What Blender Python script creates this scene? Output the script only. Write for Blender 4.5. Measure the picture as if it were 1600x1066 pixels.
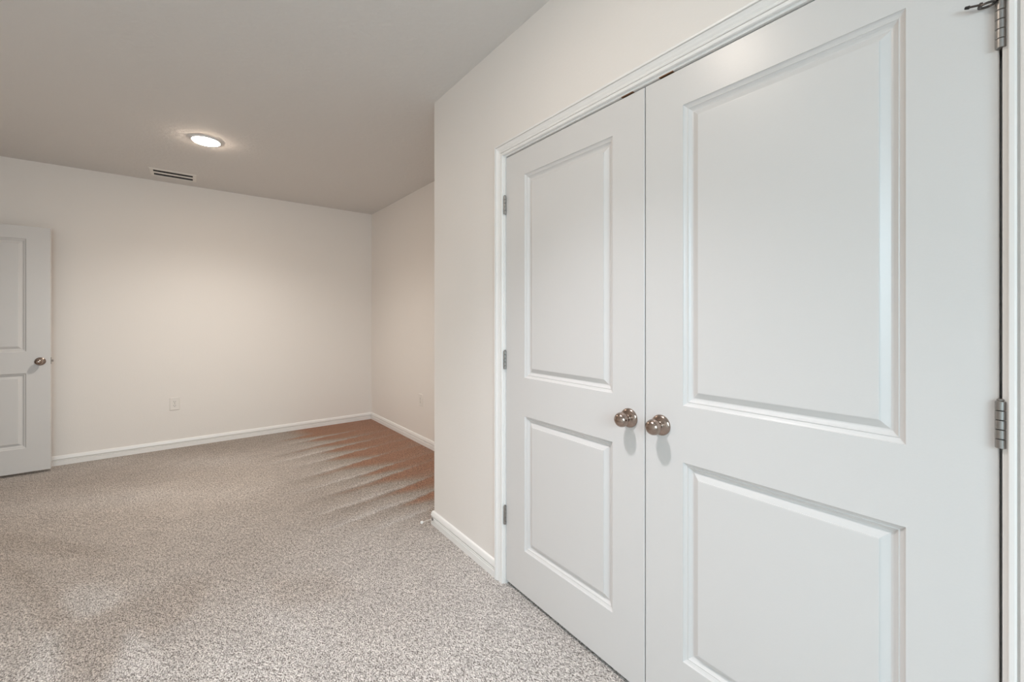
import bpy, bmesh, math, random
from mathutils import Vector, Matrix

random.seed(7)
scene = bpy.context.scene
for o in list(bpy.data.objects):
    bpy.data.objects.remove(o)
COL = scene.collection

# ------------------------------------------------------------------ camera, light, exposure
H = 2.64                       # ceiling height
CAMZ = 1.285
cam_d = bpy.data.cameras.new('camera')
cam_d.sensor_width = 36.0
cam_d.sensor_fit = 'HORIZONTAL'
cam_d.lens = 641.0 / 1600.0 * 36.0
cam_d.shift_y = -34.0 / 1600.0
cam_d.clip_start = 0.02
cam = bpy.data.objects.new('camera', cam_d)
COL.objects.link(cam)
cam.location = (0, 0, CAMZ)
cam.rotation_euler = (math.radians(90), 0, math.radians(-37.955))
scene.camera = cam

world = bpy.data.worlds.new('world')
scene.world = world
world.use_nodes = True
bg = world.node_tree.nodes['Background']
bg.inputs['Color'].default_value = (0.80, 0.90, 1.0, 1)
bg.inputs['Strength'].default_value = 0.3

# daylight coming in through the window behind the photographer
DAY_POWER = 90.0
DAY_COLOR = (0.70, 0.89, 1.0)
# lens radiance, lens colour, downward beam power, beam colour
LAMP_FAR = (135.0, (1.0, 0.80, 0.62), 168.0, (1.0, 0.965, 0.90))
LAMP_NEAR = (95.0, (1.0, 0.86, 0.74), 186.0, (0.96, 0.945, 0.99))
BEAM_FAR, BEAM_NEAR = 144.0, 100.0
day = bpy.data.lights.new('daylight', 'AREA')
day.shape = 'RECTANGLE'
day.size, day.size_y = 1.8, 1.7
day.energy = DAY_POWER
day.color = DAY_COLOR
day_o = bpy.data.objects.new('daylight', day)
COL.objects.link(day_o)
day_o.location = (-0.55, -1.95, 1.45)
day_o.rotation_euler = (math.radians(90 - 45), 0, 0)

vs = scene.view_settings
scene.display_settings.display_device = 'sRGB'
vs.view_transform = 'Standard'
vs.look = 'None'
vs.exposure = 0.02
vs.gamma = 1.0
vs.use_curve_mapping = False
scene.cycles.max_bounces = 14
scene.cycles.diffuse_bounces = 10
scene.cycles.glossy_bounces = 6
scene.cycles.use_denoising = True


# ------------------------------------------------------------------ materials
def mat(name, color, rough=0.5, metal=0.0, spec=0.5, bump=None, coat=0.0):
    """bump: (noise scale, strength, distance, detail)"""
    m = bpy.data.materials.new(name)
    m.use_nodes = True
    nt = m.node_tree
    b = nt.nodes['Principled BSDF']
    b.inputs['Base Color'].default_value = (*color, 1)
    b.inputs['Roughness'].default_value = rough
    b.inputs['Metallic'].default_value = metal
    b.inputs['Specular IOR Level'].default_value = spec
    b.inputs['Coat Weight'].default_value = coat
    if bump:
        tc = nt.nodes.new('ShaderNodeTexCoord')
        n = nt.nodes.new('ShaderNodeTexNoise')
        n.inputs['Scale'].default_value = bump[0]
        n.inputs['Detail'].default_value = bump[3]
        n.inputs['Roughness'].default_value = 0.55
        bp = nt.nodes.new('ShaderNodeBump')
        bp.inputs['Strength'].default_value = bump[1]
        bp.inputs['Distance'].default_value = bump[2]
        nt.links.new(tc.outputs['Object'], n.inputs['Vector'])
        nt.links.new(n.outputs['Fac'], bp.inputs['Height'])
        nt.links.new(bp.outputs['Normal'], b.inputs['Normal'])
    return m


WALL = mat('wall_paint', (0.83, 0.79, 0.755), 0.55, spec=0.25, bump=(110, 0.25, 0.002, 3))
CEIL = mat('ceiling_paint', (0.715, 0.70, 0.685), 0.8, spec=0.15, bump=(38, 0.5, 0.006, 4))
TRIM = mat('trim_paint', (0.87, 0.855, 0.84), 0.32, spec=0.5)
DOOR = mat('door_paint', (0.69, 0.675, 0.665), 0.31, spec=0.45, bump=(180, 0.16, 0.001, 3))
NICKEL = mat('satin_nickel', (0.38, 0.30, 0.255), 0.20, 1.0)
NICKEL_DARK = mat('worn_nickel', (0.36, 0.345, 0.33), 0.40, 1.0)
ROD = mat('bright_rod', (0.80, 0.77, 0.74), 0.35, 1.0)
DARK_IRON = mat('dark_iron', (0.11, 0.10, 0.095), 0.4, 1.0)
BRONZE = mat('bronze_plate', (0.30, 0.17, 0.10), 0.45, 0.7)
PLASTIC = mat('outlet_plastic', (0.80, 0.76, 0.72), 0.35)
SLOT = mat('dark_slot', (0.02, 0.018, 0.016), 0.7)
VENTW = mat('vent_enamel', (0.80, 0.77, 0.73), 0.4)
DUCT_SHADE = mat('duct_shade_dark', (0.012, 0.012, 0.014), 0.8)
RUBBER_W = mat('white_rubber', (0.85, 0.83, 0.80), 0.6)
RUBBER_B = mat('black_rubber', (0.02, 0.02, 0.02), 0.7)
FRAMEW = mat('window_vinyl', (0.82, 0.82, 0.82), 0.35)


def emit_mat(name, strength, color):
    m = bpy.data.materials.new(name)
    m.use_nodes = True
    nt = m.node_tree
    nt.nodes.clear()
    e = nt.nodes.new('ShaderNodeEmission')
    e.inputs['Strength'].default_value = strength
    e.inputs['Color'].default_value = (*color, 1)
    o = nt.nodes.new('ShaderNodeOutputMaterial')
    nt.links.new(e.outputs[0], o.inputs[0])
    return m


def glass_mat():
    m = bpy.data.materials.new('window_glass')
    m.use_nodes = True
    nt = m.node_tree
    nt.nodes.clear()
    t = nt.nodes.new('ShaderNodeBsdfTransparent')
    t.inputs[0].default_value = (0.96, 0.98, 0.97, 1)
    g = nt.nodes.new('ShaderNodeBsdfGlossy')
    g.inputs['Roughness'].default_value = 0.02
    mx = nt.nodes.new('ShaderNodeMixShader')
    mx.inputs[0].default_value = 0.06
    o = nt.nodes.new('ShaderNodeOutputMaterial')
    nt.links.new(t.outputs[0], mx.inputs[1])
    nt.links.new(g.outputs[0], mx.inputs[2])
    nt.links.new(mx.outputs[0], o.inputs[0])
    return m


def carpet_mat():
    m = bpy.data.materials.new('cut_pile_carpet')
    m.use_nodes = True
    nt = m.node_tree
    N, L = nt.nodes, nt.links
    b = N['Principled BSDF']
    b.inputs['Roughness'].default_value = 0.95
    b.inputs['Specular IOR Level'].default_value = 0.1
    b.inputs['Sheen Weight'].default_value = 0.25
    b.inputs['Sheen Roughness'].default_value = 0.3
    tc = N.new('ShaderNodeTexCoord')
    mp = N.new('ShaderNodeMapping')              # tufts lean a little one way
    mp.inputs['Rotation'].default_value = (0, 0, math.radians(35))
    mp.inputs['Scale'].default_value = (1.0, 0.52, 1.0)
    L.new(tc.outputs['Object'], mp.inputs['Vector'])
    tuft = N.new('ShaderNodeTexNoise')
    tuft.inputs['Scale'].default_value = 240
    tuft.inputs['Detail'].default_value = 3
    tuft.inputs['Roughness'].default_value = 0.3
    L.new(mp.outputs[0], tuft.inputs['Vector'])
    vor = N.new('ShaderNodeTexVoronoi')
    vor.inputs['Scale'].default_value = 300
    L.new(mp.outputs[0], vor.inputs['Vector'])
    # yarn colour: fleck between a dark and a light strand
    fleck = N.new('ShaderNodeValToRGB')
    fleck.color_ramp.elements[0].position = 0.37
    fleck.color_ramp.elements[0].color = (0.17, 0.147, 0.132, 1)
    fleck.color_ramp.elements[1].position = 0.63
    fleck.color_ramp.elements[1].color = (0.82, 0.775, 0.745, 1)
    clump = N.new('ShaderNodeTexNoise')          # tufts gather in small clumps
    clump.inputs['Scale'].default_value = 85
    clump.inputs['Detail'].default_value = 2
    L.new(mp.outputs[0], clump.inputs['Vector'])
    mixf = N.new('ShaderNodeMix')
    mixf.inputs['Factor'].default_value = 0.33
    L.new(tuft.outputs['Fac'], mixf.inputs['A'])
    L.new(clump.outputs['Fac'], mixf.inputs['B'])
    L.new(mixf.outputs['Result'], fleck.inputs['Fac'])
    # pile direction (vacuum strokes, footprints) and broad tone changes over the floor
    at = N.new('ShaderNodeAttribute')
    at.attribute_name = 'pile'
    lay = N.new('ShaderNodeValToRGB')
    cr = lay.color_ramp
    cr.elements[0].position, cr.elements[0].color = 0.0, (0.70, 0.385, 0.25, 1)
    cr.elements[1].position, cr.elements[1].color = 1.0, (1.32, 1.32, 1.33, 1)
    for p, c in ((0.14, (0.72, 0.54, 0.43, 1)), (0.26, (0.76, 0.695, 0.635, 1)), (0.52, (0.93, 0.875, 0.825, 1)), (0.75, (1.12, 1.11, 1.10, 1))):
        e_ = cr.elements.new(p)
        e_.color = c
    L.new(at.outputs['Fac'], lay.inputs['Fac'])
    patch = N.new('ShaderNodeTexNoise')
    patch.inputs['Scale'].default_value = 9
    patch.inputs['Detail'].default_value = 4
    L.new(tc.outputs['Object'], patch.inputs['Vector'])
    mr2 = N.new('ShaderNodeMapRange')
    mr2.inputs['From Min'].default_value = 0.3
    mr2.inputs['From Max'].default_value = 0.7
    mr2.inputs['To Min'].default_value = 0.92
    mr2.inputs['To Max'].default_value = 1.08
    L.new(patch.outputs['Fac'], mr2.inputs['Value'])
    vm = N.new('ShaderNodeVectorMath')
    vm.operation = 'SCALE'
    L.new(fleck.outputs['Color'], vm.inputs[0])
    L.new(mr2.outputs[0], vm.inputs['Scale'])
    vm2 = N.new('ShaderNodeVectorMath')
    vm2.operation = 'MULTIPLY'
    L.new(vm.outputs[0], vm2.inputs[0])
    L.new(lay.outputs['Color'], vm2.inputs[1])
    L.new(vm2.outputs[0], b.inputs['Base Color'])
    add = N.new('ShaderNodeMath')
    add.operation = 'SUBTRACT'
    L.new(mixf.outputs['Result'], add.inputs[0])
    L.new(vor.outputs['Distance'], add.inputs[1])
    bp = N.new('ShaderNodeBump')
    bp.inputs['Strength'].default_value = 0.8
    bp.inputs['Distance'].default_value = 0.006
    L.new(add.outputs[0], bp.inputs['Height'])
    L.new(bp.outputs['Normal'], b.inputs['Normal'])
    return m


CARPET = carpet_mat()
GLASS = glass_mat()


# ------------------------------------------------------------------ helpers
def tag(o, label=None, cat=None, group=None, kind=None):
    if label:
        o['label'] = label
    if cat:
        o['category'] = cat
    if group:
        o['group'] = group
    if kind:
        o['kind'] = kind
    return o


def empty(name, loc=(0, 0, 0), rz=0.0):
    o = bpy.data.objects.new(name, None)
    o.empty_display_size = 0.05
    COL.objects.link(o)
    o.location = loc
    o.rotation_euler = (0, 0, rz)
    return o


class MB:
    """collects shapes into one mesh"""

    def __init__(self):
        self.v, self.f, self.s = [], [], []

    def add(self, verts, faces, smooth=False):
        n = len(self.v)
        self.v += [tuple(p) for p in verts]
        self.f += [tuple(i + n for i in f) for f in faces]
        self.s += [smooth] * len(faces)

    def box(self, x0, x1, y0, y1, z0, z1, bev=0.0):
        if bev <= 0:
            v = [(x, y, z) for z in (z0, z1) for y in (y0, y1) for x in (x0, x1)]
            self.add(v, [(0, 2, 3, 1), (4, 5, 7, 6), (0, 1, 5, 4), (2, 6, 7, 3), (0, 4, 6, 2), (1, 3, 7, 5)])
            return
        bm = bmesh.new()
        bmesh.ops.create_cube(bm, size=1.0)
        bmesh.ops.transform(bm, matrix=Matrix.Translation(((x0 + x1) / 2, (y0 + y1) / 2, (z0 + z1) / 2)) @
                            Matrix.Diagonal((x1 - x0, y1 - y0, z1 - z0, 1)), verts=bm.verts)
        bmesh.ops.bevel(bm, geom=bm.edges[:], offset=bev, segments=2, affect='EDGES', profile=0.5)
        self.add_bm(bm)

    def add_bm(self, bm, smooth=False, mtx=None):
        bm.verts.index_update()
        vs_ = [(mtx @ p.co if mtx else p.co) for p in bm.verts]
        self.add([tuple(p) for p in vs_], [[q.index for q in f.verts] for f in bm.faces], smooth)
        bm.free()

    def lathe(self, prof, axis='z', origin=(0, 0, 0), seg=40, smooth=True, sign=1):
        """prof: (radius, height) along the axis"""
        vs_, fs = [], []
        for r, h in prof:
            for k in range(seg):
                a = 2 * math.pi * k / seg
                c, s = r * math.cos(a), r * math.sin(a)
                p = {'z': (c, s, sign * h), 'y': (c, sign * h, s), 'x': (sign * h, c, s)}[axis]
                vs_.append((p[0] + origin[0], p[1] + origin[1], p[2] + origin[2]))
        for i in range(len(prof) - 1):
            for k in range(seg):
                k2 = (k + 1) % seg
                fs.append((i * seg + k, i * seg + k2, (i + 1) * seg + k2, (i + 1) * seg + k))
        fs.append(tuple(range(seg - 1, -1, -1)))
        fs.append(tuple((len(prof) - 1) * seg + k for k in range(seg)))
        self.add(vs_, fs, smooth)

    def tube(self, p0, p1, r0, r1=None, seg=16):
        r1 = r0 if r1 is None else r1
        p0, p1 = Vector(p0), Vector(p1)
        q = (p1 - p0).to_track_quat('Z', 'Y').to_matrix()
        vs_ = []
        for p, r in ((p0, r0), (p1, r1)):
            for k in range(seg):
                a = 2 * math.pi * k / seg
                vs_.append(tuple(p + q @ Vector((r * math.cos(a), r * math.sin(a), 0))))
        fs = [(k, (k + 1) % seg, seg + (k + 1) % seg, seg + k) for k in range(seg)]
        fs += [tuple(range(seg - 1, -1, -1)), tuple(range(seg, 2 * seg))]
        self.add(vs_, fs, True)

    def build(self, name, m, parent=None, sharp=40):
        me = bpy.data.meshes.new(name)
        me.from_pydata(self.v, [], self.f)
        me.validate()
        bm = bmesh.new()
        bm.from_mesh(me)
        bmesh.ops.remove_doubles(bm, verts=bm.verts, dist=1e-6)
        bmesh.ops.recalc_face_normals(bm, faces=bm.faces)
        for f in bm.faces:
            f.smooth = any(self.s)
        if any(self.s):
            for e in bm.edges:
                if len(e.link_faces) == 2 and e.calc_face_angle(0) > math.radians(sharp):
                    e.smooth = False
        bm.to_mesh(me)
        bm.free()
        me.materials.append(m)
        o = bpy.data.objects.new(name, me)
        COL.objects.link(o)
        if parent:
            o.parent = parent
        return o


def struct(o, label, cat):
    return tag(o, label, cat, kind='structure')


# ------------------------------------------------------------------ room shell
XC = 1.197            # face of the closet wall
YC = 2.331            # outer corner of the closet bump-out
YF = 5.300            # far wall
XL, YB = -1.77, -1.60
JY0, JY1 = 0.041, 1.592        # closet jamb faces (clear opening)
JZ = 2.072
RO0, RO1, ROZ = JY0 - 0.018, JY1 + 0.018, JZ + 0.018


def alc_x(y):         # alcove side wall runs a hair out of square
    return 1.833 + (5.298 - y) * 0.0234


# floor with the brushed pile and broad tone changes stored per vertex
def poly_in(p, poly):
    x, y = p
    c = False
    j = len(poly) - 1
    for i in range(len(poly)):
        xi, yi = poly[i]
        xj, yj = poly[j]
        if (yi > y) != (yj > y) and x < (xj - xi) * (y - yi) / (yj - yi) + xi:
            c = not c
        j = i
    return c


PILE_MARKS = [
    (-0.24, [(-0.91, 3.838), (-0.717, 3.641), (-0.523, 3.401), (-0.377, 3.172), (-0.281, 2.975), (-0.366, 3.078),
             (-0.549, 3.259), (-0.831, 3.502)]),
    (-0.27, [(-0.824, 3.474), (-0.718, 3.302), (-0.599, 3.04), (-0.511, 2.795), (-0.435, 2.581), (-0.452, 2.472),
             (-0.484, 2.527), (-0.516, 2.669), (-0.588, 2.882), (-0.699, 3.118), (-0.768, 3.237)]),
    (-0.20, [(-0.299, 2.514), (-0.073, 2.568), (0.076, 2.546), (0.0, 2.266), (-0.152, 2.203), (-0.198, 2.349),
             (-0.214, 2.172), (-0.25, 2.038), (-0.357, 2.121), (-0.425, 2.416), (-0.446, 2.589), (-0.366, 2.503)]),
    (0.22, [(-0.198, 2.349), (-0.149, 2.16), (-0.018, 1.856), (-0.232, 2.024), (-0.208, 2.207)]),
    (0.22, [(-0.459, 2.539), (-0.37, 2.131), (-0.482, 2.219), (-0.467, 2.369)]),
    (0.16, [(-0.482, 2.745), (-0.37, 2.53), (-0.3, 2.525), (-0.235, 2.607), (-0.37, 2.83), (-0.463, 2.872)]),
    (-0.12, [(0.299, 2.339), (0.563, 2.199), (0.618, 1.97), (0.454, 1.988), (0.292, 2.088)]),
    (0.12, [(0.213, 2.15), (0.308, 2.026), (0.436, 1.704), (0.382, 1.67), (0.289, 1.902)]),
    (0.10, [(0.061, 2.038), (0.322, 1.591), (0.054, 1.801)]),
]
# long vacuum strokes beside the alcove: where each light ridge crosses x = 1.2
STROKES = [5.02, 4.80, 4.53, 4.30, 4.055, 3.765, 3.465, 3.275, 2.985, 2.745, 2.52]


def sstep(a, b, x):
    t = max(0.0, min(1.0, (x - a) / (b - a)))
    return t * t * (3 - 2 * t)


def pile_tone(x, y):
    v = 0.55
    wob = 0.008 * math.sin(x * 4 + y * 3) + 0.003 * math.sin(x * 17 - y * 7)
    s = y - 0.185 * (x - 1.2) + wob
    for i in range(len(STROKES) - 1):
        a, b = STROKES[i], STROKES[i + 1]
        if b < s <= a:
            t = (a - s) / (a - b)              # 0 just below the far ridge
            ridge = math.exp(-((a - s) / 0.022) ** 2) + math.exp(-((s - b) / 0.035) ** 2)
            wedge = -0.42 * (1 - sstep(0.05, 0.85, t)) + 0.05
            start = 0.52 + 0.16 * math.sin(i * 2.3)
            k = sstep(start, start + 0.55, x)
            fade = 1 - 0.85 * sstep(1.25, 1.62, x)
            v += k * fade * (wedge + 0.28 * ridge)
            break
    # carpet tone drops darker and more orange toward the alcove and far walls
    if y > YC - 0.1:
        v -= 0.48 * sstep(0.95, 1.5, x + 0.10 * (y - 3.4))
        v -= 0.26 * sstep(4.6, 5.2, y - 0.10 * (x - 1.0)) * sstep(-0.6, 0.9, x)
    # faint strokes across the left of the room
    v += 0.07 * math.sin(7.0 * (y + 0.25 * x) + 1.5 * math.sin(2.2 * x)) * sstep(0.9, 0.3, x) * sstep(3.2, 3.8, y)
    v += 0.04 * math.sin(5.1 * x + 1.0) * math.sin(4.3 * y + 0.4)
    # carpet tone lighter in the near part of the room, slightly darker beyond
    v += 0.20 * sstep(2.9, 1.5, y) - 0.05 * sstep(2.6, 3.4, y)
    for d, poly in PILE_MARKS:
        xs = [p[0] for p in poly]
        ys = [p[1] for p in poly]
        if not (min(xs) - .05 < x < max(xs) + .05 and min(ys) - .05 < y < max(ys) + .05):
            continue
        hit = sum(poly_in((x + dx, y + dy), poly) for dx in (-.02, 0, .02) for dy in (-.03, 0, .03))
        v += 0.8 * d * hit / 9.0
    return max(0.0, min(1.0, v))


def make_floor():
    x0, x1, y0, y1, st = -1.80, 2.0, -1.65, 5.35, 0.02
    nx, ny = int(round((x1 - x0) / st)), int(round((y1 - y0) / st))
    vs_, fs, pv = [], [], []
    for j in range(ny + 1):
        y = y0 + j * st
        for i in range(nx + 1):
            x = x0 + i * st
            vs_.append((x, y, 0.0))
            pv.append(pile_tone(x, y))
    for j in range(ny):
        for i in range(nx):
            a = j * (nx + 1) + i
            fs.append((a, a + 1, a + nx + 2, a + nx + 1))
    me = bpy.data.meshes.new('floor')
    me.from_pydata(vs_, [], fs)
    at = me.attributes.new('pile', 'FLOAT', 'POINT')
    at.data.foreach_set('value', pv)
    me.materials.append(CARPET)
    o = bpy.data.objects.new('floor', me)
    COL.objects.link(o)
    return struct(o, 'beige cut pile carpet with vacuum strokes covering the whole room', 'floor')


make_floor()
mb = MB()
mb.box(-3.1, -1.80, 3.6, 5.6, -0.05, 0.0)
struct(mb.build('floor_hall', CARPET), 'beige carpet of the hall beyond the open door', 'floor')

mb = MB()
mb.box(-3.1, 2.15, -1.75, 5.6, H, H + 0.1)
struct(mb.build('ceiling', CEIL), 'textured off white ceiling over the room', 'ceiling')

mb = MB()
mb.box(XL - 0.12, 2.1, YF, YF + 0.12, 0, H)
struct(mb.build('wall_far', WALL), 'plain beige far wall behind the open panelled door', 'wall')

# alcove side wall, slightly out of square
mb = MB()
ya, yb_ = -0.2, YF
pts = [(alc_x(ya), ya), (alc_x(ya) + 0.12, ya), (alc_x(yb_) + 0.12, yb_), (alc_x(yb_), yb_)]
mb.add([(x, y, z) for z in (0, H) for x, y in pts],
       [(3, 2, 1, 0), (4, 5, 6, 7)] + [(i, (i + 1) % 4, (i + 1) % 4 + 4, i + 4) for i in range(4)])
struct(mb.build('wall_alcove', WALL), 'beige side wall of the alcove past the closet corner', 'wall')

# closet front wall with its opening; the free corner is slightly rounded
bm = bmesh.new()
bmesh.ops.create_cube(bm, size=1.0)
bmesh.ops.transform(bm, matrix=Matrix.Translation((XC + 0.055, (RO1 + YC) / 2, H / 2)) @
                    Matrix.Diagonal((0.11, YC - RO1, H, 1)), verts=bm.verts)
ce = [e for e in bm.edges if all(abs(v.co.x - XC) < 1e-4 and abs(v.co.y - YC) < 1e-4 for v in e.verts)]
bmesh.ops.bevel(bm, geom=ce, offset=0.007, segments=4, affect='EDGES', profile=0.5)
mb = MB()
mb.add_bm(bm)
mb.box(XC, XC + 0.11, RO0, RO1, ROZ, H)
mb.box(XC, XC + 0.11, YB, RO0, 0, H)
struct(mb.build('wall_right', WALL), 'pale beige wall framing the closet double doors', 'wall')
mb = MB()
mb.box(XC + 0.11, alc_x(YC) + 0.01, YC - 0.11, YC, 0, H)
struct(mb.build('wall_closet_end', WALL), 'short beige wall closing the closet end beside the alcove', 'wall')
mb = MB()
mb.box(XC + 0.11, alc_x(-0.2) + 0.05, -0.31, -0.2, 0, H)
struct(mb.build('wall_closet_near', WALL), 'short wall closing the near end inside the closet', 'wall')

# left wall with the doorway the open door belongs to
mb = MB()
DO0, DO1, DOZ = 4.335, 5.125, 2.075
mb.box(XL - 0.11, XL, YB, DO0, 0, H)
mb.box(XL - 0.11, XL, DO1, YF, 0, H)
mb.box(XL - 0.11, XL, DO0, DO1, DOZ, H)
struct(mb.build('wall_left', WALL), 'beige left wall with the doorway to the hall', 'wall')
mb = MB()
mb.box(-3.0, -2.9, 3.6, 5.5, 0, H)
mb.box(-2.9, XL - 0.11, 3.6, 3.7, 0, H)
mb.box(-2.9, XL - 0.11, 5.4, 5.5, 0, H)
struct(mb.build('wall_hall', WALL), 'beige hall wall beyond the doorway', 'wall')

# back wall with the window behind the photographer
WX0, WX1, WZ0, WZ1 = -1.45, 0.35, 0.35, 2.05
mb = MB()
mb.box(XL - 0.11, WX0, YB - 0.14, YB, 0, H)
mb.box(WX1, XC + 0.11, YB - 0.14, YB, 0, H)
mb.box(WX0, WX1, YB - 0.14, YB, 0, WZ0)
mb.box(WX0, WX1, YB - 0.14, YB, WZ1, H)
struct(mb.build('wall_back', WALL), 'beige back wall with the window', 'wall')
win = empty('window_1', ((WX0 + WX1) / 2, YB, WZ0))
struct(win, 'white double hung window in the back wall', 'window')
ww, wh = (WX1 - WX0) / 2, WZ1 - WZ0
mb = MB()
for a in ((-ww, -ww + .045), (ww - .045, ww), (-.03, .03)):
    mb.box(a[0], a[1], -.11, -.05, 0, wh)
mb.box(-ww, ww, -.112, -.048, 0, .05)
mb.box(-ww, ww, -.112, -.048, wh - .05, wh)
mb.box(-ww, ww, -.105, -.055, wh / 2 - .025, wh / 2 + .025)
mb.build('window_frame', FRAMEW, win)
for a in ((-ww + .045, -.03), (.03, ww - .045)):
    for b in ((.05, wh / 2 - .025), (wh / 2 + .025, wh - .05)):
        mb = MB()
        mb.box(a[0], a[1], -.082, -.078, b[0], b[1])
        mb.build('pane', GLASS, win)
mb = MB()
mb.box(-ww - .04, ww + .04, -.05, .06, -.025, 0, .004)
mb.build('window_sill', FRAMEW, win)


# ------------------------------------------------------------------ baseboards
BASE_PROF = [(0.0, 0.0), (0.0, 0.0135), (0.0335, 0.0135), (0.0345, 0.0125), (0.0347, 0.0070), (0.0415, 0.0128), (0.0428, 0.0128),
             (0.0436, 0.0118), (0.0438, 0.0060), (0.0545, 0.0140), (0.0570, 0.0142), (0.0680, 0.0120), (0.0760, 0.0100), (0.0815, 0.0070),
             (0.0842, 0.0030), (0.085, 0.0)]


def sweep(path, prof, name, label, mtl=TRIM):
    """path in plan, the room lies to its left"""
    P = [Vector(p) for p in path]
    off = []
    for i, p in enumerate(P):
        dirs = []
        if i > 0:
            dirs.append((P[i] - P[i - 1]).normalized())
        if i < len(P) - 1:
            dirs.append((P[i + 1] - P[i]).normalized())
        ns = [Vector((-d.y, d.x)) for d in dirs]
        n = sum(ns, Vector((0, 0)))
        n.normalize()
        n /= n.dot(ns[0])
        off.append(n)
    vs_, fs = [], []
    k = len(prof)
    for p, n in zip(P, off):
        for z, t in prof:
            q = p + n * t
            vs_.append((q.x, q.y, z))
    for i in range(len(P) - 1):
        for j in range(k - 1):
            a = i * k + j
            fs.append((a, a + 1, a + k + 1, a + k))
    fs.append(tuple(range(k)))
    fs.append(tuple((len(P) - 1) * k + j for j in range(k - 1, -1, -1)))
    m = MB()
    m.add(vs_, fs)
    return struct(m.build(name, mtl), label, 'baseboard')


CAS_IN = 0.007                      # reveal
CAS_W = 0.057
CY0, CY1, CZ = JY0 - CAS_IN, JY1 + CAS_IN, JZ + CAS_IN
e = 0.0005
sweep([(XC - e, CY1 + CAS_W), (XC - e, YC + e), (alc_x(YC) - 0.002, YC + e)][::1], BASE_PROF, 'baseboard_right',
      'white baseboard wrapping the closet wall corner beside the closet casing')
sweep([(alc_x(YC) - e, YC + 0.016), (alc_x(YF) - e, YF - 0.001)], BASE_PROF, 'baseboard_alcove',
      'white baseboard along the alcove side wall')
sweep([(alc_x(YF) - 0.015, YF - e), (XL + 0.001, YF - e)], BASE_PROF, 'baseboard_far', 'white baseboard along the far wall')
sweep([(XL + e, DO0 - 0.07), (XL + e, YB + 0.001)], BASE_PROF, 'baseboard_left', 'white baseboard along the left wall')
sweep([(XL + 0.016, YB + e), (XC - 0.002, YB + e)], BASE_PROF, 'baseboard_back', 'white baseboard under the window')
sweep([(XC - e, YB + 0.016), (XC - e, CY0 - CAS_W)], BASE_PROF, 'baseboard_near',
      'white baseboard right of the closet double doors')

# ------------------------------------------------------------------ closet casing and jamb
CAS = [(0, 0), (0, .0085), (.0015, .0105), (.0075, .0115), (.0105, .0110), (.0112, .0030), (.0142, .0030), (.0147, .0105), (.0185, .0125),
       (.0222, .0115), (.0228, .0045), (.0258, .0045), (.032, .0095), (.038, .0125), (.0425, .0160), (.0436, .0165), (.0440, .0085),
       (.0468, .0085), (.0472, .0178), (.049, .0185), (.053, .0185), (.0558, .0170), (.057, .0135), (.057, 0)]
casing = empty('trim_1', (XC, (JY0 + JY1) / 2, 0))
struct(casing, 'white moulded casing and jamb around the closet double doors', 'door frame')
ym = (JY0 + JY1) / 2
vs_, fs = [], []
for st in range(4):
    for u, t in CAS:
        y = (CY1 + u) if st < 2 else (CY0 - u)
        z = 0.0 if st in (0, 3) else CZ + u
        vs_.append((-t - e, y - ym, z))
k = len(CAS)
for st in range(3):
    for j in range(k - 1):
        a = st * k + j
        fs.append((a, a + 1, a + k + 1, a + k))
fs += [tuple(range(k)), tuple(3 * k + j for j in range(k))]
mb = MB()
mb.add(vs_, fs)
mb.build('casing', TRIM, casing)
mb = MB()
hw = (JY1 - JY0) / 2
for a, b in ((hw, hw + .018), (-hw - .018, -hw)):
    mb.box(0, .11, a, b, 0, JZ + .018, .001)
mb.box(0, .11, -hw, hw, JZ, JZ + .018, .001)
# door stop strips behind the leaves
mb.box(.045, .08, hw - .011, hw, 0, JZ)
mb.box(.045, .08, -hw, -hw + .011, 0, JZ)
mb.box(.045, .08, -hw + .011, hw - .011, JZ - .011, JZ)
mb.build('jamb', TRIM, casing)
# casing and jamb of the doorway in the left wall
entry = empty('trim_2', (XL, (DO0 + DO1) / 2, 0))
struct(entry, 'white moulded casing around the doorway of the open door', 'door frame')
ew = (DO1 - DO0) / 2 - 0.012
vs_, fs = [], []
for st in range(4):
    for u, t in CAS:
        vs_.append((t + e, (ew + u) * (1 if st < 2 else -1), 0.0 if st in (0, 3) else DOZ - 0.012 + u))
for st in range(3):
    for j in range(k - 1):
        a = st * k + j
        fs.append((a, a + 1, a + k + 1, a + k))
fs += [tuple(range(k)), tuple(3 * k + j for j in range(k))]
mb = MB()
mb.add(vs_, fs)
mb.build('casing', TRIM, entry)
mb = MB()
hd = (DO1 - DO0) / 2
for a, b in ((hd - .018, hd), (-hd, -hd + .018)):
    mb.box(-.11, 0, a, b, 0, DOZ)
mb.box(-.11, 0, -hd + .018, hd - .018, DOZ - .018, DOZ)
mb.build('jamb', TRIM, entry)
for yk in (0.884, 0.735):
    mb = MB()
    mb.box(.0012, .036, yk - ym - .024, yk - ym + .024, JZ - .0016, JZ + .0002)
    mb.lathe([(.006, 0), (.006, .004), (.003, .004)], 'z', (.022, yk - ym, JZ - .0045), 20)
    tag(mb.build('strike_plate', BRONZE, casing), 'brown bronze catch plate')


# ------------------------------------------------------------------ doors
RINGS = [(0.0, 0.0), (0.0012, 0.0030), (0.0045, 0.0058), (0.0095, 0.0085), (0.0112, 0.0088), (0.0128, 0.0078), (0.0142, 0.0098),
         (0.0185, 0.0138), (0.0225, 0.0160), (0.0260, 0.0166)]
PANEL_RINGS = [(0.0260, 0.0166), (0.0438, 0.0078), (0.0444, 0.0050), (0.0470, 0.0046)]


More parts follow.
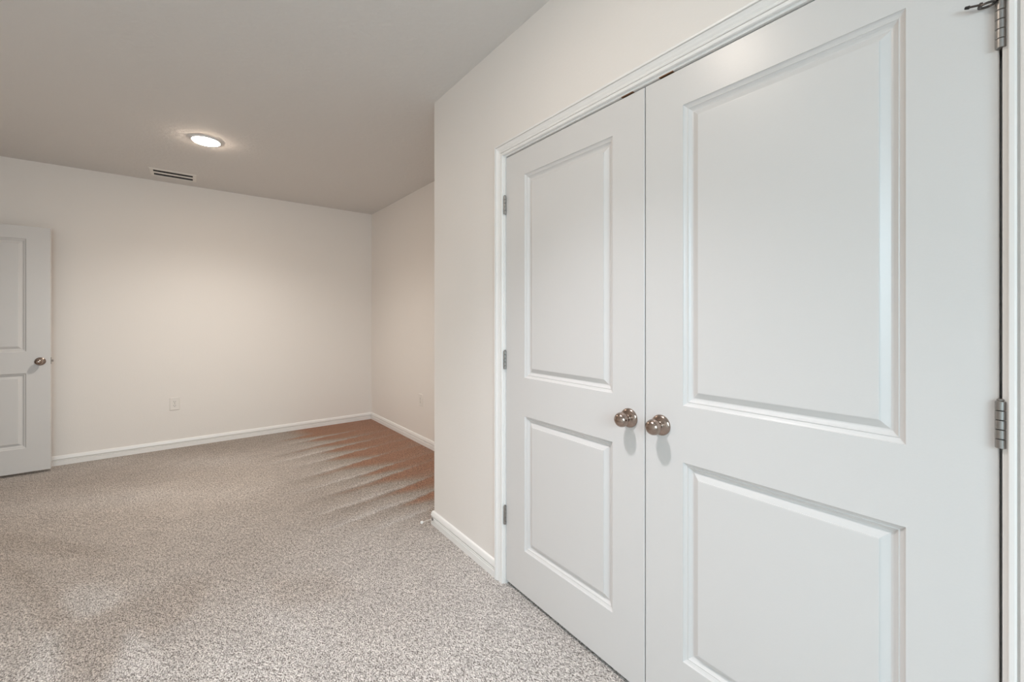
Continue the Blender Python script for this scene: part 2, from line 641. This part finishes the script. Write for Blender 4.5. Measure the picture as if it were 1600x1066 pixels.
def ring_faces(mb, rect, rings, fill):
    x0, x1, z0, z1 = rect
    vs_, fs = [], []
    for i, d in rings:
        vs_ += [(x0 + i, d, z0 + i), (x1 - i, d, z0 + i), (x1 - i, d, z1 - i), (x0 + i, d, z1 - i)]
    for r in range(len(rings) - 1):
        for q in range(4):
            a, b = r * 4 + q, r * 4 + (q + 1) % 4
            fs.append((a, b, b + 4, a + 4))
    if fill:
        n = (len(rings) - 1) * 4
        fs.append((n, n + 1, n + 2, n + 3))
    mb.add(vs_, fs)


KNOB_ROSE = [(0.0335, 0.0), (0.0335, 0.003), (0.0325, 0.0055), (0.029, 0.0085), (0.022, 0.0115), (0.0145, 0.0135), (0.0125, 0.0150),
             (0.0125, 0.0165)]
KNOB_BALL = [(0.0112, 0.0150), (0.0105, 0.0190), (0.0108, 0.0230), (0.0135, 0.0262), (0.0185, 0.0300), (0.0225, 0.0345), (0.0247, 0.0400),
             (0.0252, 0.0450), (0.0242, 0.0510), (0.0215, 0.0565), (0.0170, 0.0608), (0.0110, 0.0638), (0.0050, 0.0652), (0.0012, 0.0655)]


def make_knob(parent, x, z, slot=False):
    mb = MB()
    mb.lathe(KNOB_BALL, 'y', (x, 0, z), 48, True, -1)
    kb = mb.build('door_knob', NICKEL, parent, 60)
    kb['label'] = 'satin nickel ball knob'
    mb = MB()
    mb.lathe(KNOB_ROSE, 'y', (x, 0, z), 48, True, -1)
    ro = mb.build('rosette', NICKEL, kb, 60)
    mb = MB()                                   # spring catch of the knob, on its neck
    mb.lathe([(0.0030, 0), (0.0030, 0.0022), (0.0016, 0.0026)], 'x', (x + (0.0100), -0.0200, z - 0.002), 12, True, 1)
    mb.build('knob_catch', SLOT, kb)
    return kb


def make_hinge(parent, x, z, side):
    """side +1: leaf lies toward +x of the barrel"""
    hh = 0.089
    mb = MB()
    n = 5
    for i in range(n):
        a = z - hh / 2 + i * hh / n
        mb.lathe([(.0060, a + .0004), (.0071, a + .0011), (.0071, a + hh / n - .0011), (.0060, a + hh / n - .0004)], 'z',
                 (x, -0.0058, 0), 20)
    h = mb.build('hinge', NICKEL_DARK, parent, 30)
    h['label'] = 'dull nickel butt hinge'
    mb = MB()
    mb.box(min(x - .0005, x + .0015 * side), max(x + .0005, x + .0015 * side), -.004, .030, z - hh / 2, z + hh / 2)
    mb.build('hinge_leaf', NICKEL_DARK, h)
    mb = MB()
    mb.lathe([(.0035, z + hh / 2 - .001), (.0050, z + hh / 2 + .001), (.0050, z + hh / 2 + .003), (.003, z + hh / 2 + .0045)], 'z',
             (x, -0.0058, 0), 16)
    mb.build('hinge_pin', NICKEL_DARK, h)
    return h


def make_door(name, loc, rz, W, HD, T, px0, px1, zs, knob, label, hinge_x=None, hinge_z=()):
    root = empty(name, loc, rz)
    struct(root, label, 'door')
    mb = MB()
    ed = 0.0018
    xs = [ed, px0, px1, W - ed]
    zz = [ed, zs[0], zs[1], zs[2], zs[3], HD - ed]
    for i in range(3):
        for j in range(5):
            if i == 1 and j in (1, 3):
                continue
            mb.add([(xs[i], 0, zz[j]), (xs[i + 1], 0, zz[j]), (xs[i + 1], 0, zz[j + 1]), (xs[i], 0, zz[j + 1])], [(0, 1, 2, 3)])
    # eased edge, edges, back
    a = [(ed, 0, ed), (W - ed, 0, ed), (W - ed, 0, HD - ed), (ed, 0, HD - ed)]
    b = [(0, ed, 0), (W, ed, 0), (W, ed, HD), (0, ed, HD)]
    c = [(0, T, 0), (W, T, 0), (W, T, HD), (0, T, HD)]
    # the front border needs the same split points as the grid
    fr = []
    mb.add(a + b + c, [(q, (q + 1) % 4, (q + 1) % 4 + 4, q + 4) for q in range(4)] +
           [(q + 4, (q + 1) % 4 + 4, (q + 1) % 4 + 8, q + 8) for q in range(4)] + [(8, 9, 10, 11)])
    rects = [(px0, px1, zs[0], zs[1]), (px0, px1, zs[2], zs[3])]
    for r in rects:
        ring_faces(mb, r, RINGS, False)
    mb.build('door_leaf', DOOR, root)
    for r in rects:
        m2 = MB()
        ring_faces(m2, r, PANEL_RINGS, True)
        m2.build('panel', DOOR, root)
    if knob:
        make_knob(root, *knob)
    for hz in hinge_z:
        make_hinge(root, hinge_x, hz, 1 if hinge_x < W / 2 else -1)
    return root


XD = 1.203
DB = 0.0184
ZS = [0.220 - DB, 0.840 - DB, 1.016 - DB, 1.951 - DB]
HZ = (0.335 - DB, 1.087 - DB, 1.838 - DB)
d1 = make_door('door_1', (XD, 1.5885, DB), math.radians(-90), 0.7725, 2.049, 0.035, 0.1395, 0.6385, ZS, (0.7115, 0.941 - DB),
               'white two panel closet door, farther leaf, between the narrow wall strip and the other leaf', -0.0018, HZ)
d2 = make_door('door_2', (XD, 0.8125, DB), math.radians(-90), 0.7675, 2.049, 0.035, 0.1338, 0.6389, ZS, (0.0585, 0.941 - DB),
               'white two panel closet door, nearer leaf, with the pin stop on its top hinge', 0.7693, HZ)
d3 = make_door('door_3', (-1.706, 5.137, 0.020), 0, 0.762, 2.035, 0.035, 0.135, 0.627, [z - .002 for z in ZS],
               (0.762 - 0.058, 0.932 - 0.02), 'white two panel room door standing open against the far wall')
mb = MB()
mb.box(.7615, .7632, .006, .029, .885, .942, .0004)
lp = mb.build('latch_plate', NICKEL_DARK, d3)
mb = MB()
mb.add([(.763, .011, .905), (.763, .025, .905), (.763, .025, .922), (.763, .011, .922),
        (.775, .017, .905), (.775, .025, .905), (.775, .025, .922), (.775, .017, .922)],
       [(0, 1, 2, 3), (4, 5, 6, 7), (0, 1, 5, 4), (1, 2, 6, 5), (2, 3, 7, 6), (3, 0, 4, 7)])
mb.build('latch_bolt', NICKEL_DARK, lp)

# hinge pin stop riding on the top hinge of the nearer closet leaf
hx, hy, hz = XD - 0.0058, 0.8125 - 0.7693, 1.838 + 0.0445
ps = empty('hinge_pin_stop', (hx, hy, hz))
tag(ps, 'small dark metal hinge pin stop on the top hinge of the nearer closet door', 'door stop')
mb = MB()
# flattened eyelet around the pin
n = 28
R1, R2 = .0095, .0052
vs_ = []
for z in (0.001, 0.0042):
    for R in (R1, R2):
        for q in range(n):
            a = 2 * math.pi * q / n
            vs_.append((R * math.cos(a), R * math.sin(a), z))
vs2 = []
for z in (-0.0015, 0.0015):
    for R in (.0125, .0080):
        for q in range(n):
            a = 2 * math.pi * q / n
            vs2.append((-.006 + R * .75 * math.cos(a), .016 + R * math.sin(a), z))
fs = []
for q in range(n):
    p = (q + 1) % n
    fs += [(q, p, n + p, n + q), (2 * n + q, 3 * n + q, 3 * n + p, 2 * n + p), (q, 2 * n + q, 2 * n + p, p), (n + q, n + p, 3 * n + p, 3 * n + q)]
mb.add(vs_, fs)
mb.add(vs2, fs)
mb.box(-.009, -.004, -.017, -.006, -.001, .0050, .0008)
mb.build('bracket', DARK_IRON, ps)
mb = MB()
mb.tube((-.0085, .024, .0035), (-.0050, .040, .0095), .0020)
mb.tube((-.0090, .0225, .0030), (-.0084, .0255, .0041), .0038)
mb.build('rod', DARK_IRON, ps)
mb = MB()
mb.tube((-.0052, .039, .0092), (-.0042, .0445, .0112), .0032, .0026)
tag(mb.build('rubber_tip', RUBBER_B, ps), 'black rubber tip')

# ------------------------------------------------------------------ rod door stop on the baseboard corner
ds = empty('door_stop', (XC - 0.0150, 2.322, 0.040))
tag(ds, 'thin metal rod door stop with white tip on the baseboard at the closet corner', 'door stop')
mb = MB()
mb.lathe([(.0105, 0), (.0105, .0015), (.0075, .005), (.004, .006)], 'x', (0, 0, 0), 24, True, -1)
mb.build('base', NICKEL_DARK, ds)
mb = MB()
mb.tube((-.004, 0, 0), (-.068, 0, 0), .0034)
mb.build('rod', ROD, ds)
mb = MB()
mb.lathe([(.0055, .064), (.0085, .066), (.0090, .072), (.0085, .077), (.0060, .080)], 'x', (0, 0, 0), 24, True, -1)
tag(mb.build('rubber_tip', RUBBER_W, ds), 'white rubber tip')


# ------------------------------------------------------------------ outlets
def make_outlet(loc, rz, label):
    """faces local -y"""
    o = empty('electrical_outlet', loc, rz)
    tag(o, label, 'electrical outlet', 'wall outlets near the floor')
    w, h, t = 0.0395, 0.063, 0.0055
    mb = MB()
    a = [(-w, 0, -h), (w, 0, -h), (w, 0, h), (-w, 0, h)]
    b = [(-w, -.002, -h), (w, -.002, -h), (w, -.002, h), (-w, -.002, h)]
    i = .004
    c = [(-w + i, -t, -h + i), (w - i, -t, -h + i), (w - i, -t, h - i), (-w + i, -t, h - i)]
    mb.add(a + b + c, [(q + 4 * l, (q + 1) % 4 + 4 * l, (q + 1) % 4 + 4 * l + 4, q + 4 * l + 4) for l in (0, 1) for q in range(4)] +
           [(8, 9, 10, 11), (3, 2, 1, 0)])
    mb.build('cover_plate', PLASTIC, o)
    for dz in (-.0195, .0195):
        mb = MB()
        n = 28
        vs_ = []
        for y in (-t, -t - .0018):
            for q in range(n):
                an = 2 * math.pi * q / n
                vs_.append((.0172 * math.cos(an), y, dz + max(-.0125, min(.0125, .0172 * math.sin(an)))))
        mb.add(vs_, [(q, (q + 1) % n, (q + 1) % n + n, q + n) for q in range(n)] + [tuple(range(n, 2 * n))])
        r = mb.build('receptacle', PLASTIC, o)
        mb = MB()
        y0, y1 = -t - .0022, -t - .0012
        mb.box(-.0078, -.0052, y0, y1, dz - .001, dz + .0075)
        mb.box(.0052, .0078, y0, y1, dz - .001, dz + .0065)
        mb.lathe([(.0026, 0), (.0026, .001)], 'y', (0, y1, dz - .0070), 16, True, -1)
        mb.build('slots', SLOT, r)
    mb = MB()
    mb.lathe([(.0032, 0), (.0028, .001), (.001, .0013)], 'y', (0, -t, 0), 16, True, -1)
    mb.build('screw', NICKEL, o)
    return o


make_outlet((-0.136, YF - 0.0003, 0.442), 0, 'white duplex outlet on the far wall facing the room')
ay = 3.92
make_outlet((alc_x(ay) - 0.0003, ay, 0.450), math.radians(-90) + math.atan(0.0234),
            'white duplex outlet on the alcove side wall, seen edge on')

# ------------------------------------------------------------------ ceiling vent
vt = empty('ceiling_vent', (-0.136, 4.985, H))
tag(vt, 'white slotted air vent in the ceiling near the far wall', 'vent')
fw, fd = 0.170, 0.118
ow, od = 0.142, 0.090
mb = MB()
lev = [(fw, fd, 0.0), (fw, fd, -.003), (fw - .006, fd - .006, -.007), (ow + .003, od + .003, -.0075), (ow, od, -.006), (ow, od, -.001)]
vs_, fs = [], []
for x, y, z in lev:
    vs_ += [(-x, -y, z), (x, -y, z), (x, y, z), (-x, y, z)]
for l in range(len(lev) - 1):
    for q in range(4):
        fs.append((l * 4 + q, l * 4 + (q + 1) % 4, l * 4 + 4 + (q + 1) % 4, l * 4 + 4 + q))
mb.add(vs_, fs)
mb.build('frame', VENTW, vt)
mb = MB()
mb.box(-ow, ow, -od, od, -.0016, -.0004)  # flat dark sheet, its colour stands in for the shade inside the duct
tag(mb.build('duct_shade', DUCT_SHADE, vt), 'dark sheet painted as the shade inside the duct, behind the slats')
for y0, dz in ((-.028, -.0095),):
    mb = MB()
    pr = [(-.018, -.0022), (-.008, -.0046), (.004, -.0070), (.012, -.0080), (.012, -.0070), (.004, -.0060), (-.008, -.0036), (-.018, -.0012)]
    vs_ = [(x, y + .0, z) for x in (-ow, ow) for y, z in pr]
    n = len(pr)
    mb.add(vs_, [(q, (q + 1) % n, (q + 1) % n + n, q + n) for q in range(n)] + [tuple(range(n)), tuple(range(2 * n - 1, n - 1, -1))])
    mb.build('slat', VENTW, vt)


# ------------------------------------------------------------------ recessed lights
def make_light(x, y, spec, beam, label):
    o = empty('ceiling_light', (x, y, H))
    tag(o, label, 'ceiling light', 'round ceiling lights')
    mb = MB()
    mb.lathe([(.0945, 0.0), (.0945, .004), (.0935, .0085), (.0910, .0114), (.0880, .0122), (.0865, .0117), (.0865, .004)], 'z', (0, 0, 0), 64, True, -1)
    mb.build('trim_ring', TRIM, o, 60)
    mb = MB()
    mb.lathe([(.0858, .0060), (.0850, .0115), (.0800, .0165), (.070, .0202), (.050, .0228), (.022, .0243), (.002, .0247)], 'z', (0, 0, 0), 64, True, -1)
    tag(mb.build('lens', emit_mat('lamp_lens', *spec[:2]), o, 80), 'glowing white lens')
    ld = bpy.data.lights.new('lamp_beam', 'SPOT')      # the downward beam of the lamp
    ld.energy = spec[2]
    ld.color = spec[3]
    ld.spot_size = math.radians(beam)
    ld.spot_blend = 1.0
    ld.shadow_soft_size = 0.06
    lo = bpy.data.objects.new('lamp_beam', ld)
    COL.objects.link(lo)
    lo.parent = o
    lo.location = (0, 0, -0.029)
    return o


make_light(0.084, 3.868, LAMP_FAR, BEAM_FAR, 'round glowing ceiling light in front of the ceiling vent')
make_light(0.250, 0.930, LAMP_NEAR, BEAM_NEAR, 'round ceiling light in front of the closet double doors')
